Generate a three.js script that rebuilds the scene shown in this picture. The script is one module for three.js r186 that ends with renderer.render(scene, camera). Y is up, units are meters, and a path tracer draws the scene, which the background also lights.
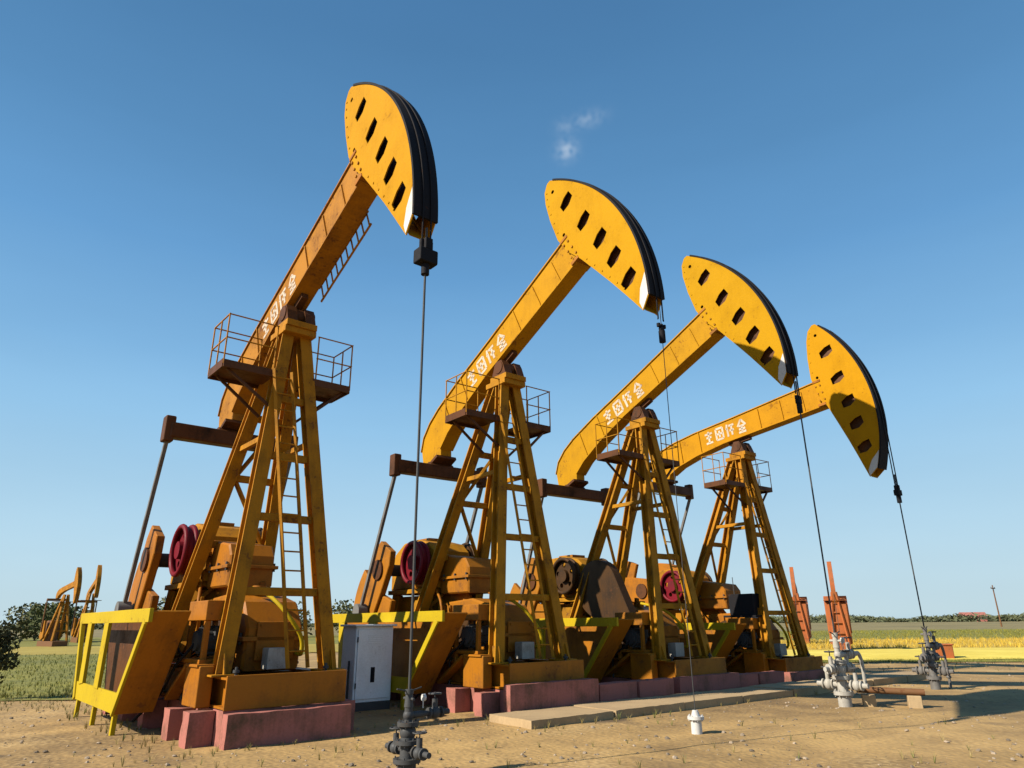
import * as THREE from 'three';
import { mergeGeometries } from 'three/addons/utils/BufferGeometryUtils.js';
import { RoundedBoxGeometry } from 'three/addons/geometries/RoundedBoxGeometry.js';
import { ImprovedNoise } from 'three/addons/math/ImprovedNoise.js';

// ---------------------------------------------------------------- camera, sky, sun, exposure
const scene = new THREE.Scene();
const camera = new THREE.PerspectiveCamera(58.7, 1024 / 768, 0.1, 6000);
camera.position.set(0, 1.6, 0);
camera.rotation.order = 'YXZ';
camera.rotation.set(0.336, 0, -0.009);

const SUN = new THREE.Vector3(-0.89 * Math.cos(0.594), Math.sin(0.594), 0.44 * Math.cos(0.594)).normalize();
const EXPOSURE = 1.9;
const noise = new ImprovedNoise();
function fbm(x, y, z, o = 4) { let s = 0, a = 0.5; for (let i = 0; i < o; i++) { s += a * noise.noise(x, y, z); x *= 2.03; y *= 2.03; z *= 2.03; a *= 0.5; } return s; }
let seed = 12345;
function rnd() { seed = (seed * 1664525 + 1013904223) >>> 0; return seed / 4294967296; }
const rr = (a, b) => a + (b - a) * rnd();
{
  const W = 2048, H = 1024, data = new Float32Array(W * H * 4);
  // sky colour by elevation (degrees), linear light
  const stops = [[-90, 0.40, 0.52, 0.60], [-1, 0.50, 0.66, 0.74], [0.5, 0.54, 0.70, 0.765], [3, 0.525, 0.715, 0.815], [6, 0.47, 0.69, 0.84], [10, 0.39, 0.63, 0.83], [15, 0.30, 0.56, 0.82], [20, 0.22, 0.465, 0.755], [28, 0.138, 0.348, 0.64], [36, 0.10, 0.268, 0.51], [45, 0.077, 0.218, 0.435], [60, 0.056, 0.165, 0.36], [90, 0.045, 0.14, 0.31]];
  const col = (e) => { let i = 0; while (i < stops.length - 2 && stops[i + 1][0] < e) i++; const a = stops[i], b = stops[i + 1]; let t = Math.min(1, Math.max(0, (e - a[0]) / (b[0] - a[0]))); return [1, 2, 3].map((k) => a[k] + (b[k] - a[k]) * t); };
  for (let j = 0; j < H; j++) {
    const v = (j + 0.5) / H, el = (v - 0.5) * Math.PI, cy = Math.cos(el), sy = Math.sin(el), e = el * 180 / Math.PI;
    for (let i = 0; i < W; i++) {
      const a = ((i + 0.5) / W - 0.5) * 2 * Math.PI, x = Math.cos(a) * cy, z = Math.sin(a) * cy;
      let c = col(e);
      const dt = Math.max(0, x * SUN.x + sy * SUN.y + z * SUN.z), g = 1 + 0.5 * Math.pow(dt, 6);
      c = c.map((q) => q * g);
      { const hz = 1 + 0.05 * fbm(x * 2.2, sy * 9 + 4, z * 2.2, 4) + 0.02 * fbm(x * 7, sy * 30, z * 7, 3); c = c.map((q) => q * hz); }
      // thin scattered wisps of high cloud
      const az = Math.atan2(x, -z) * 180 / Math.PI;
      let cl = 0;
      for (const [ca, ce, ra, re, s] of [[8.0, 40.1, 1.3, 0.6, 0.24], [5.6, 39.7, 0.8, 0.6, 0.2], [5.7, 38.0, 0.8, 0.8, 0.5], [-78, 33, 5, 1.2, 0.4], [95, 30, 6, 1.4, 0.4], [170, 35, 7, 1.6, 0.4]]) {
        let da = az - ca; if (da > 180) da -= 360; if (da < -180) da += 360;
        da *= cy; const de = e - ce - da * 0.12, q = (da / ra) ** 2 + (de / re) ** 2;
        if (q < 6) cl = Math.max(cl, s * Math.exp(-q * 1.2) * Math.min(1, Math.max(0, 0.7 + 2.4 * fbm(az * 1.5, e * 2.6, 3.1, 5))));
      }
      c = c.map((q, k) => (q + ([0.66, 0.76, 0.86][k] - q) * cl) / EXPOSURE);
      const o = (j * W + i) * 4; data[o] = c[0]; data[o + 1] = c[1]; data[o + 2] = c[2]; data[o + 3] = 1;
    }
  }
  const t = new THREE.DataTexture(data, W, H, THREE.RGBAFormat, THREE.FloatType);
  t.mapping = THREE.EquirectangularReflectionMapping; t.magFilter = THREE.LinearFilter; t.minFilter = THREE.LinearFilter; t.needsUpdate = true;
  scene.background = t; scene.environment = t;
}
const sun = new THREE.DirectionalLight(new THREE.Color(1.0, 0.9, 0.74), 5);
sun.position.copy(SUN).multiplyScalar(120).add(new THREE.Vector3(2, 0, -16)); sun.target.position.set(2, 0, -16);
sun.castShadow = true; sun.shadow.mapSize.set(4096, 4096); sun.shadow.radius = 1;
Object.assign(sun.shadow.camera, { left: -45, right: 45, top: 45, bottom: -45, near: 1, far: 300 });
scene.add(sun, sun.target);
const renderer = new THREE.WebGLRenderer({ antialias: true });
renderer.setSize(1024, 768);
renderer.toneMapping = THREE.LinearToneMapping; renderer.toneMappingExposure = EXPOSURE;
renderer.shadowMap.enabled = true;

// ---------------------------------------------------------------- helpers
const V = (x, y, z) => new THREE.Vector3(x, y, z);
const counts = {};
function numbered(n) { const k = counts[n] = (counts[n] ?? -1) + 1; return k ? `${n}_${String(k).padStart(3, '0')}` : n; }
function prep(g) {                                   // plain, unindexed, uv in metres (box mapping)
  g = g.index ? g.toNonIndexed() : g.clone();
  for (const k of Object.keys(g.attributes)) if (!['position', 'normal', 'uv'].includes(k)) g.deleteAttribute(k);
  if (!g.attributes.normal) g.computeVertexNormals();
  const p = g.attributes.position, uv = new Float32Array(p.count * 2), a = V(), b = V(), c = V(), n = V();
  for (let i = 0; i < p.count; i += 3) {
    a.fromBufferAttribute(p, i); b.fromBufferAttribute(p, i + 1); c.fromBufferAttribute(p, i + 2);
    n.copy(b).sub(a).cross(c.clone().sub(a)); const ax = Math.abs(n.x), ay = Math.abs(n.y), az = Math.abs(n.z);
    [a, b, c].forEach((q, k) => { const o = (i + k) * 2; if (ay >= ax && ay >= az) { uv[o] = q.x; uv[o + 1] = q.z; } else if (ax >= az) { uv[o] = q.z; uv[o + 1] = q.y; } else { uv[o] = q.x; uv[o + 1] = q.y; } });
  }
  g.setAttribute('uv', new THREE.BufferAttribute(uv, 2));
  return g;
}
function merged(gs) { gs = gs.map(prep); return gs.length > 1 ? mergeGeometries(gs) : gs[0]; }
function mesh(name, gs, mat, parent) {
  const g = merged(Array.isArray(gs) ? gs : [gs]), uv = g.attributes.uv, ou = rnd() * 2.4, ov = rnd() * 2.4; for (let i = 0; i < uv.count; i++) uv.setXY(i, uv.getX(i) + ou, uv.getY(i) + ov);
  const m = new THREE.Mesh(g, mat); m.name = name; m.castShadow = m.receiveShadow = true; if (parent) parent.add(m); return m;
}
function tag(o, label, category, group) { o.userData.label = label; o.userData.category = category; if (group) o.userData.group = group; return o; }
function thing(name, label, category, pos, turn = 0, group) {
  const o = new THREE.Group(); o.name = numbered(name); o.position.set(...pos); o.rotation.y = turn; scene.add(o); return tag(o, label, category, group);
}
function structure(m) { m.userData.kind = 'structure'; scene.add(m); return m; }
const bx = (x0, x1, y0, y1, z0, z1, r = 0.008) => new RoundedBoxGeometry(x1 - x0, y1 - y0, z1 - z0, 1, Math.min(r, (x1 - x0) / 2.5, (y1 - y0) / 2.5, (z1 - z0) / 2.5)).translate((x0 + x1) / 2, (y0 + y1) / 2, (z0 + z1) / 2);
function frame(p, q, up = V(0, 1, 0)) {              // matrix: z along p>q
  const z = q.clone().sub(p).normalize(); let x = up.clone().cross(z); if (x.length() < 1e-4) x = V(1, 0, 0).cross(z); x.normalize();
  const y = z.clone().cross(x); return new THREE.Matrix4().makeBasis(x, y, z).setPosition(p);
}
function bar(p, q, w, h, up) { const L = p.distanceTo(q); return new RoundedBoxGeometry(w, h, L, 1, Math.min(w, h) * 0.12).translate(0, 0, L / 2).applyMatrix4(frame(p, q, up)); }
function tube(p, q, r, n = 10, r2 = r) { const L = p.distanceTo(q); return new THREE.CylinderGeometry(r2, r, L, n).rotateX(Math.PI / 2).translate(0, 0, L / 2).applyMatrix4(frame(p, q)); }
function hSection(p, q, w, h, t, up) {                // rolled H-section: flanges w wide, h deep
  const s = new THREE.Shape(); const a = w / 2, b = h / 2, k = t / 2;
  s.moveTo(-a, -b); s.lineTo(a, -b); s.lineTo(a, -b + t); s.lineTo(k, -b + t); s.lineTo(k, b - t); s.lineTo(a, b - t); s.lineTo(a, b); s.lineTo(-a, b); s.lineTo(-a, b - t); s.lineTo(-k, b - t); s.lineTo(-k, -b + t); s.lineTo(-a, -b + t); s.closePath();
  return new THREE.ExtrudeGeometry(s, { depth: p.distanceTo(q), bevelEnabled: false }).applyMatrix4(frame(p, q, up));
}
function plate(pts, z0, z1, holes = [], bevel = 0) {   // polygon in x,y extruded from z0 to z1
  const s = new THREE.Shape(pts.map((p) => new THREE.Vector2(...p)));
  for (const h of holes) s.holes.push(new THREE.Path(h.map((p) => new THREE.Vector2(...p))));
  return new THREE.ExtrudeGeometry(s, { depth: z1 - z0 - 2 * bevel, bevelEnabled: bevel > 0, bevelThickness: bevel, bevelSize: bevel, bevelOffset: -bevel, bevelSegments: 1, curveSegments: 6 }).translate(0, 0, z0 + bevel);
}
const disc = (x, y, z0, z1, r, n = 32) => new THREE.CylinderGeometry(r, r, z1 - z0, n).rotateX(Math.PI / 2).translate(x, y, (z0 + z1) / 2);

// ---------------------------------------------------------------- materials
function texture(W, H, fn, srgb, rep) {               // fn(u,v) -> [r,g,b] 0..255 ; tiles
  const d = new Uint8Array(W * H * 4);
  for (let j = 0; j < H; j++) for (let i = 0; i < W; i++) { const c = fn(i / W, j / H, i, j), o = (j * W + i) * 4; d[o] = Math.max(0, Math.min(255, c[0])); d[o + 1] = Math.max(0, Math.min(255, c[1])); d[o + 2] = Math.max(0, Math.min(255, c[2])); d[o + 3] = 255; }
  const t = new THREE.DataTexture(d, W, H); t.wrapS = t.wrapT = THREE.RepeatWrapping; t.magFilter = THREE.LinearFilter; t.minFilter = THREE.LinearMipmapLinearFilter; t.generateMipmaps = true;
  if (srgb) t.colorSpace = THREE.SRGBColorSpace; if (rep) t.repeat.set(rep, rep); t.needsUpdate = true; return t;
}
const lin2s = (c) => 255 * (c <= 0.0031308 ? 12.92 * c : 1.055 * Math.pow(c, 1 / 2.4) - 0.055);
// tileable fbm by blending
function tfbm(u, v, f, z, o = 4) {
  const s = (a, b) => fbm(a * f, b * f, z, o), wu = u, wv = v;
  return (s(u, v) * (1 - wu) * (1 - wv) + s(u - 1, v) * wu * (1 - wv) + s(u, v - 1) * (1 - wu) * wv + s(u - 1, v - 1) * wu * wv) / Math.sqrt((1 - wu) ** 2 * (1 - wv) ** 2 + wu ** 2 * (1 - wv) ** 2 + (1 - wu) ** 2 * wv ** 2 + wu ** 2 * wv ** 2);
}
function paint([r, g, b], { dirt = 0.5, rust = 0.5, rough = 0.5, z = 1, size = 2.4, dirtCol = [0.13, 0.075, 0.035], N = 384, metal = 0, spec = 0.3 } = {}) {
  const A = new Float32Array(N * N), B = new Float32Array(N * N);
  for (let j = 0; j < N; j++) for (let i = 0; i < N; i++) {
    const u = i / N, v = j / N;
    const cloud = tfbm(u, v, 4, z, 4), streak = tfbm(u, v, 7, z + 5, 3) * 0.5 + fbm(u * 42, v * 3, z + 9, 2) * 0.6, fine = fbm(u * 60, v * 60, z + 3, 3), spot = fbm(u * 26, v * 26, z + 7, 3);
    A[j * N + i] = Math.max(0, Math.min(1, dirt * (0.25 + 1.5 * cloud + 0.9 * streak + 0.5 * fine)));
    B[j * N + i] = Math.max(0, Math.min(1, (spot + 0.55 * cloud - 0.42 + 0.18 * rust) * 9)) * rust;
  }
  const map = texture(N, N, (u, v, i, j) => {
    const a = A[j * N + i], q = B[j * N + i], f = 1 + 0.14 * fbm(u * 90, v * 90, z + 2, 2);
    return [r, g, b].map((c, k) => lin2s(Math.max(0, (c * (1 - a) + dirtCol[k] * a) * (1 - q) * f + [0.10, 0.04, 0.018][k] * q)));
  }, true, 1 / size);
  const rm = texture(N, N, (u, v, i, j) => { const a = A[j * N + i], q = B[j * N + i], k = 255 * Math.min(1, rough + 0.35 * a + 0.4 * q + 0.1 * fbm(u * 50, v * 50, z, 2)); return [k, k, metal * 255 * (1 - q)]; }, false, 1 / size);
  const bm = texture(N, N, (u, v, i, j) => { const k = 128 + 60 * fbm(u * 40, v * 40, z + 4, 3) - 70 * B[j * N + i]; return [k, k, k]; }, false, 1 / size);
  return new THREE.MeshPhysicalMaterial({ specularIntensity: spec, map, roughnessMap: rm, roughness: 1, metalness: metal ? 1 : 0, metalnessMap: metal ? rm : null, bumpMap: bm, bumpScale: 0.004 });
}
const M = {
  head: paint([0.365, 0.187, 0.001], { spec: 0.15, dirt: 0.2, dirtCol: [0.12, 0.05, 0.006], rust: 0.35, rough: 0.68, z: 1.3 }),
  beam: paint([0.36, 0.176, 0.002], { spec: 0.2, dirt: 0.25, dirtCol: [0.11, 0.05, 0.012], rust: 0.5, rough: 0.65, z: 5.3 }),
  frame: paint([0.325, 0.145, 0.004], { dirt: 0.5, rust: 0.7, rough: 0.65, z: 11.3, size: 1.7, dirtCol: [0.050, 0.029, 0.013] }),
  wornBeam: paint([0.30, 0.125, 0.006], { dirt: 0.75, rust: 0.8, rough: 0.55, z: 7.3, dirtCol: [0.10, 0.04, 0.012] }),
  orange: paint([0.277, 0.105, 0.007], { dirt: 0.5, rust: 0.6, rough: 0.5, z: 17.3, dirtCol: [0.059, 0.029, 0.013] }),
  oilAndShade: paint([0.080, 0.030, 0.010], { dirt: 0.8, rust: 0.7, rough: 0.5, z: 21.3, dirtCol: [0.015, 0.010, 0.007] }),  // oily parts; also the shade colour behind head slots and first guard's openings
  greasy: paint([0.050, 0.024, 0.008], { dirt: 0.7, rust: 0.5, rough: 0.5, z: 22.3, dirtCol: [0.010, 0.008, 0.007] }),
  guard: paint([0.36, 0.26, 0.005], { dirt: 0.2, dirtCol: [0.12, 0.06, 0.012], rust: 0.4, rough: 0.65, z: 25.3 }),
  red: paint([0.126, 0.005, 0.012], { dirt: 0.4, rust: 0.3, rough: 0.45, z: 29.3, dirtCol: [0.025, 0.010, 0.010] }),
  foundation: paint([0.30, 0.115, 0.095], { dirt: 0.9, rust: 0.1, rough: 0.9, z: 33.3, size: 2.0, dirtCol: [0.109, 0.063, 0.042] }),
  black: paint([0.008, 0.008, 0.011], { dirt: 0.3, rust: 0.2, rough: 0.75, z: 37.3, dirtCol: [0.017, 0.013, 0.011] }),
  steel: paint([0.126, 0.122, 0.118], { dirt: 0.6, rust: 0.5, rough: 0.5, z: 41.3, size: 1.2, dirtCol: [0.050, 0.038, 0.029] }),
  paleSteel: paint([0.319, 0.307, 0.277], { dirt: 0.55, rust: 0.4, rough: 0.5, z: 45.3, size: 1.2, dirtCol: [0.109, 0.084, 0.059] }),
  darkSteel: paint([0.050, 0.052, 0.055], { dirt: 0.5, rust: 0.4, rough: 0.5, z: 49.3, size: 1.2, dirtCol: [0.042, 0.034, 0.025] }),
  cabinet: paint([0.70, 0.74, 0.78], { dirt: 0.18, rust: 0.2, rough: 0.5, z: 53.3, dirtCol: [0.168, 0.143, 0.109] }),
  white: paint([0.470, 0.466, 0.454], { dirt: 0.2, rust: 0.25, rough: 0.5, z: 57.3 }),
  mark: paint([0.44, 0.37, 0.30], { dirt: 0.45, rust: 0.5, rough: 0.6, z: 61.3 }),
  concrete: paint([0.336, 0.244, 0.139], { dirt: 0.45, rust: 0, rough: 0.9, z: 65.3, size: 3, dirtCol: [0.185, 0.130, 0.076] }),
  farOrange: paint([0.286, 0.080, 0.025], { dirt: 0.5, rust: 0.6, rough: 0.5, z: 69.3 }),
  farBrown: paint([0.134, 0.063, 0.029], { dirt: 0.6, rust: 0.6, rough: 0.6, z: 73.3 }),
};

// ---------------------------------------------------------------- ground and fields
const rutAt = (x, z) => { // wheel ruts running along the wellhead side of the row
  const a = 0.905, u = Math.cos(a) * x + Math.sin(a) * (z + 15.1), w = -Math.sin(a) * x + Math.cos(a) * (z + 15.1); let k = 0;
  for (const c of [6.3, 8.15, 9.2, 11.0]) { const d = (u - c - 0.35 * Math.sin(w * 0.11 + c)) / 0.17; if (d * d < 9) k += Math.exp(-d * d); } return k; };
const hgt = (x, z) => { const r = Math.hypot(x, z); return r > 200 ? 0 : (0.05 * fbm(x * 0.35, z * 0.35, 2.2, 3) + 0.022 * fbm(x * 2.1, z * 2.1, 7.7, 3)) * Math.min(1, (200 - r) / 100) - 0.015 - (r < 60 ? 0.05 * rutAt(x, z) : 0); };
function sheet(name, xs, zs, lift, mat, size) {
  const pos = [], uv = [], idx = [];
  for (let j = 0; j < zs.length; j++) for (let i = 0; i < xs.length; i++) { const x = typeof xs[i] === 'function' ? xs[i](zs[j]) : xs[i], z = zs[j]; pos.push(x, hgt(x, z) + lift(x, z), z); uv.push(x / size, -z / size); }
  for (let j = 0; j < zs.length - 1; j++) for (let i = 0; i < xs.length - 1; i++) { const a = j * xs.length + i, b = a + 1, c = a + xs.length, e = c + 1; idx.push(a, c, b, b, c, e); }
  const g = new THREE.BufferGeometry(); g.setAttribute('position', new THREE.Float32BufferAttribute(pos, 3)); g.setAttribute('uv', new THREE.Float32BufferAttribute(uv, 2)); g.setIndex(idx); g.computeVertexNormals();
  const n = g.attributes.normal; if (n.getY(0) < 0) { for (let i = 0; i < idx.length; i += 3) [idx[i], idx[i + 1]] = [idx[i + 1], idx[i]]; g.setIndex(idx); g.computeVertexNormals(); }
  const m = new THREE.Mesh(g, mat); m.name = name; m.receiveShadow = m.castShadow = true; return structure(m);
}
const spread = (n, near, far) => { const a = []; for (let i = 0; i <= n; i++) { const t = (i / n) * 2 - 1, k = Math.log(far / near + 1) ; a.push(Math.sign(t) * near * (Math.exp(Math.abs(t) * k) - 1)); } return a; };
function soil(pal, z, N, size, o = {}) {
  const map = texture(N, N, (u, v) => {
    const big = tfbm(u, v, 3, z, 4), mid = tfbm(u, v, 16, z + 4, 3), fine = fbm(u * 120, v * 120, z + 8, 2), t = Math.max(0, Math.min(1, 0.5 + 0.9 * big + 0.7 * mid + 0.45 * fine)), s = fbm(u * 200, v * 200, z + 1, 1) > 0.33 ? (o.speck ?? 0.8) : 1;
    return [0, 1, 2].map((k) => lin2s(Math.max(0, (pal[0][k] + (pal[1][k] - pal[0][k]) * t) * s)));
  }, true);
  const bump = texture(N, N, (u, v) => { const q = 128 + 75 * tfbm(u, v, 18, z + 4, 3) + 90 * fbm(u * 120, v * 120, z + 8, 2); return [q, q, q]; }, false);
  return new THREE.MeshStandardMaterial({ map, bumpMap: bump, bumpScale: o.bump ?? 0.03, roughness: 0.95 });
}
const dirtMat = (() => { // packed sandy soil: damp patches, oil stains, scuffed paler crust
  const N = 1280, A = [0.125, 0.075, 0.026], Bc = [0.36, 0.228, 0.080], oil = [0.045, 0.030, 0.018], crust = [0.41, 0.285, 0.125], hB = new Uint8Array(N * N);
  const map = texture(N, N, (u, v, i, j) => {
    const big = tfbm(u, v, 5, 3.1, 3), mid = tfbm(u, v, 26, 7.1, 3), fine = fbm(u * 300, v * 300, 11.1, 2), grit = fbm(u * 620, v * 620, 4.1, 1);
    const t = Math.max(0, Math.min(1, 0.55 + 1.0 * big + 0.75 * mid + 0.5 * fine)), o = Math.max(0, Math.min(1, (tfbm(u, v, 9, 21.1, 3) + 0.35 * mid - 0.26) * 6)) * 0.8, c = Math.max(0, Math.min(1, (tfbm(u, v, 13, 31.1, 2) + 0.5 * fine - 0.2) * 4)) * 0.5, g = grit > 0.3 ? 0.72 : grit < -0.36 ? 1.25 : 1;
    hB[j * N + i] = Math.max(0, Math.min(255, 128 + 60 * mid + 95 * fine + 40 * grit));
    return [0, 1, 2].map((k) => { let q = A[k] + (Bc[k] - A[k]) * t; q += (crust[k] - q) * c; q += (oil[k] - q) * o; return lin2s(Math.max(0, q * g)); });
  }, true);
  const bump = texture(N, N, (u, v, i, j) => { const q = hB[j * N + i]; return [q, q, q]; }, false);
  return new THREE.MeshStandardMaterial({ map, bumpMap: bump, bumpScale: 0.035, roughness: 0.95 });
})();
const farFieldMat = soil([[0.109, 0.088, 0.029], [0.202, 0.160, 0.059]], 8.1, 512, 60, { bump: 0.1 });
const greenMat = soil([[0.085, 0.090, 0.008], [0.20, 0.178, 0.016]], 13.1, 512, 14, { bump: 0.06 });
const strawMat = soil([[0.269, 0.172, 0.017], [0.437, 0.302, 0.042]], 18.1, 512, 10, { bump: 0.06 });
const paleMat = soil([[0.45, 0.34, 0.035], [0.60, 0.48, 0.075]], 23.1, 512, 8, { bump: 0.04 });
sheet('ground', spread(440, 11, 3200), spread(440, 11, 3200).map((z) => z - 11), () => 0, dirtMat, 22);
const lin = (a, b, n) => Array.from({ length: n + 1 }, (_, i) => a + (b - a) * i / n);
const wob = (z, k) => 1.6 * fbm(z * 0.16, k, 1.5, 3);
// fields beyond the pad: stacked bands, each with an uneven near edge
function band(name, x0, x1, z0, z1, mat, size, lift, nx = 70, nz = 26) {
  const pos = [], uv = [], idx = [], xs = lin(x0, x1, nx), ts = lin(0, 1, nz);
  for (const t of ts) for (const x of xs) { const e0 = z0 + wob(x, z0), e1 = z1, z = e0 + (e1 - e0) * t * (0.35 + 0.65 * t); pos.push(x, hgt(x, z) + lift(t), z); uv.push(x / size, -z / size); }
  const w = xs.length; for (let j = 0; j < nz; j++) for (let i = 0; i < nx; i++) { const a = j * w + i; idx.push(a, a + 1, a + w, a + 1, a + w + 1, a + w); }
  const g = new THREE.BufferGeometry(); g.setAttribute('position', new THREE.Float32BufferAttribute(pos, 3)); g.setAttribute('uv', new THREE.Float32BufferAttribute(uv, 2)); g.setIndex(idx); g.computeVertexNormals();
  const m = new THREE.Mesh(g, mat); m.name = name; m.receiveShadow = m.castShadow = true; return structure(m);
}
band('far_field', -2500, 2500, -108, -3000, farFieldMat, 60, () => 0.02, 160, 40);
band('meadow', -10, 330, -58, -112, greenMat, 14, () => 0.03);
band('stubble_field', -4, 190, -41, -59.5, strawMat, 10, () => 0.045);
const berm = (t) => 0.05 + 0.1 * Math.sin(Math.min(1, t * 1.02) * Math.PI) ** 1.2;
band('earth_bank', 6, 150, -29.9, -41.5, paleMat, 8, berm, 90, 20);
band('grass_verge', 4, 120, -28.6, -30.8, greenMat, 14, () => 0.03, 70, 8);
sheet('grass_field', lin(0, 1, 40).map((t) => (z) => -9.2 + 1.2 * fbm(z * 0.3, 4, 4, 3) + (z + 18) * 0.12 + (-320 - (-9.2)) * t * t), lin(-17.2, -44, 40), () => 0.02, greenMat, 14);
sheet('track', lin(-300, 2, 60), lin(-44, -62, 6), () => 0.03, paleMat.clone(), 8).material.color.setRGB(0.5, 0.48, 0.44);
sheet('pasture', lin(-420, -6, 60), lin(-61.5, -110, 20), () => 0.025, greenMat, 14);

// the four units' places, shared by everything that stands beside them
const UNITS = [ // position, height offset, yaw b, beam angle
  { p: [-4.17, -12.12], dy: 0.149, b: 0.869, th: 0.420 },
  { p: [-0.09, -15.10], dy: 0.127, b: 0.898, th: 0.455 },
  { p: [3.70, -18.39], dy: -0.007, b: 0.911, th: 0.397 },
  { p: [7.50, -21.81], dy: -0.156, b: 0.924, th: 0.098 },
];
function unitPoint(i, u, v, w) { const U = UNITS[i], c = Math.cos(U.b), s = Math.sin(U.b); return [U.p[0] + c * u - s * w, v, U.p[1] + s * u + c * w]; }
// grass tufts (uncountable)
function tufts(name, n, place, cols, h0, h1, label) {
  const gs = [];
  for (let i = 0; i < 9; i++) { const a = rnd() * 6.28, r = rr(0, 0.06), l = rr(0.6, 1), t = rr(0.1, 0.5), w = rr(0.01, 0.02), x = Math.cos(a) * r, z = Math.sin(a) * r, dx = Math.cos(a) * t * l, dz = Math.sin(a) * t * l, px = -Math.sin(a) * w, pz = Math.cos(a) * w;
    const g = new THREE.BufferGeometry(); g.setAttribute('position', new THREE.Float32BufferAttribute([x - px, 0, z - pz, x + px, 0, z + pz, x + dx * 0.4 + px * 0.7, l * 0.6, z + dz * 0.4 + pz * 0.7, x - px, 0, z - pz, x + dx * 0.4 + px * 0.7, l * 0.6, z + dz * 0.4 + pz * 0.7, x + dx * 0.4 - px * 0.7, l * 0.6, z + dz * 0.4 - pz * 0.7, x + dx * 0.4 - px * 0.7, l * 0.6, z + dz * 0.4 - pz * 0.7, x + dx * 0.4 + px * 0.7, l * 0.6, z + dz * 0.4 + pz * 0.7, x + dx, l, z + dz], 3)); g.computeVertexNormals(); gs.push(g); }
  const m = new THREE.InstancedMesh(mergeGeometries(gs), new THREE.MeshStandardMaterial({ color: 0xffffff, roughness: 0.85, side: THREE.DoubleSide }), n), o = new THREE.Object3D(), c = new THREE.Color();
  for (let i = 0; i < n; i++) { const [x, z, lift = 0] = place(); o.position.set(x, hgt(x, z) + lift, z); o.rotation.y = rnd() * 6.28; const s = rr(h0, h1); o.scale.set(s * 1.5, s, s * 1.5); o.updateMatrix(); m.setMatrixAt(i, o.matrix); const k = cols[Math.floor(rnd() * cols.length)], f = rr(0.7, 1.2); c.setRGB(k[0] * f, k[1] * f, k[2] * f); m.setColorAt(i, c); }
  m.name = name; m.castShadow = m.receiveShadow = true; m.userData.kind = 'stuff'; tag(m, label, 'grass'); scene.add(m);
}
const GR = [[0.09, 0.115, 0.015], [0.15, 0.16, 0.022], [0.22, 0.2, 0.03]], ST = [[0.5, 0.33, 0.03], [0.56, 0.4, 0.05], [0.36, 0.25, 0.03]];
tufts('field_grass', 14000, () => { const z = -17.6 - 26 * rnd() ** 1.4; return [-9.6 + (z + 18) * 0.12 - 34 * rnd() ** 1.3, z]; }, GR, 0.06, 0.16, 'green grass of the flat field behind the yellow guard');
tufts('verge_grass', 6000, () => [rr(6, 60), -28.6 - 1.7 * rnd()], GR, 0.06, 0.14, 'dark green grass along the foot of the pale earth bank');
tufts('stubble', 9000, () => [rr(4, 75), -41.5 - 17 * rnd() ** 1.4, 0.03], ST, 0.15, 0.35, 'golden dry stubble beyond the pale earth bank');
tufts('meadow_grass', 7000, () => [rr(4, 100), rr(-60, -100), 0.02], [[0.16, 0.16, 0.016], [0.2, 0.19, 0.02], [0.27, 0.23, 0.03]], 0.15, 0.35, 'green meadow grass beyond the golden stubble');
tufts('pad_weeds', 900, () => { const a = rnd(); return a < 0.5 ? [rr(-14, -8), rr(-18.5, -15)] : a < 0.8 ? [rr(9, 26), rr(-29, -24)] : [rr(-6, 16), rr(-13, -6)]; }, [[0.12, 0.13, 0.03], [0.28, 0.22, 0.08]], 0.05, 0.14, 'sparse weeds scattered on the bare sandy ground');
{
  tufts('base_weeds', 380, () => { const i = Math.floor(rnd() * 4), e = rnd(), [x, , z] = e < 0.5 ? unitPoint(i, rr(1.4, 1.75) + (e < 0.2 ? 1.25 : 0), 0, rr(-2.4, 2.4)) : unitPoint(i, rr(-5, 1), 0, rr(1.3, 2.0)); return [x, z]; }, [[0.10, 0.11, 0.02], [0.24, 0.18, 0.05], [0.3, 0.23, 0.08]], 0.05, 0.17, 'dry weeds growing at the foot of the concrete foundations');
}
{ // gravel on the pad (uncountable)
  const n = 9000, g = new THREE.IcosahedronGeometry(1, 0), p = g.attributes.position; for (let i = 0; i < p.count; i++) { const f = 1 + 0.35 * noise.noise(p.getX(i) * 1.7, p.getY(i) * 1.7, p.getZ(i) * 1.7); p.setXYZ(i, p.getX(i) * f, p.getY(i) * f * 0.6, p.getZ(i) * f); } g.computeVertexNormals();
  const m = new THREE.InstancedMesh(g, new THREE.MeshStandardMaterial({ roughness: 0.95 }), n), o = new THREE.Object3D(), c = new THREE.Color();
  for (let i = 0; i < n; i++) { let z, x; for (let q = 0; q < 12; q++) { z = -5 - 24 * rnd() ** 1.3; x = rr(-0.95, 0.95) * (-z) + 1; if (fbm(x * 0.5, z * 0.5, 9.9, 3) > rr(-0.3, 0.35)) break; } const s = 0.006 + 0.034 * rnd() ** 6; o.position.set(x, hgt(x, z) + s * 0.2, z); o.rotation.set(rnd() * 0.4, rnd() * 6.28, rnd() * 0.4); o.scale.setScalar(s); o.updateMatrix(); m.setMatrixAt(i, o.matrix); const f = rr(0.09, 0.3); c.setRGB(f, f * 0.78, f * 0.56); m.setColorAt(i, c); }
  m.name = 'gravel'; m.castShadow = m.receiveShadow = true; m.userData.kind = 'stuff'; tag(m, 'loose gravel scattered over the sandy pad', 'gravel'); scene.add(m);
}

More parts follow.
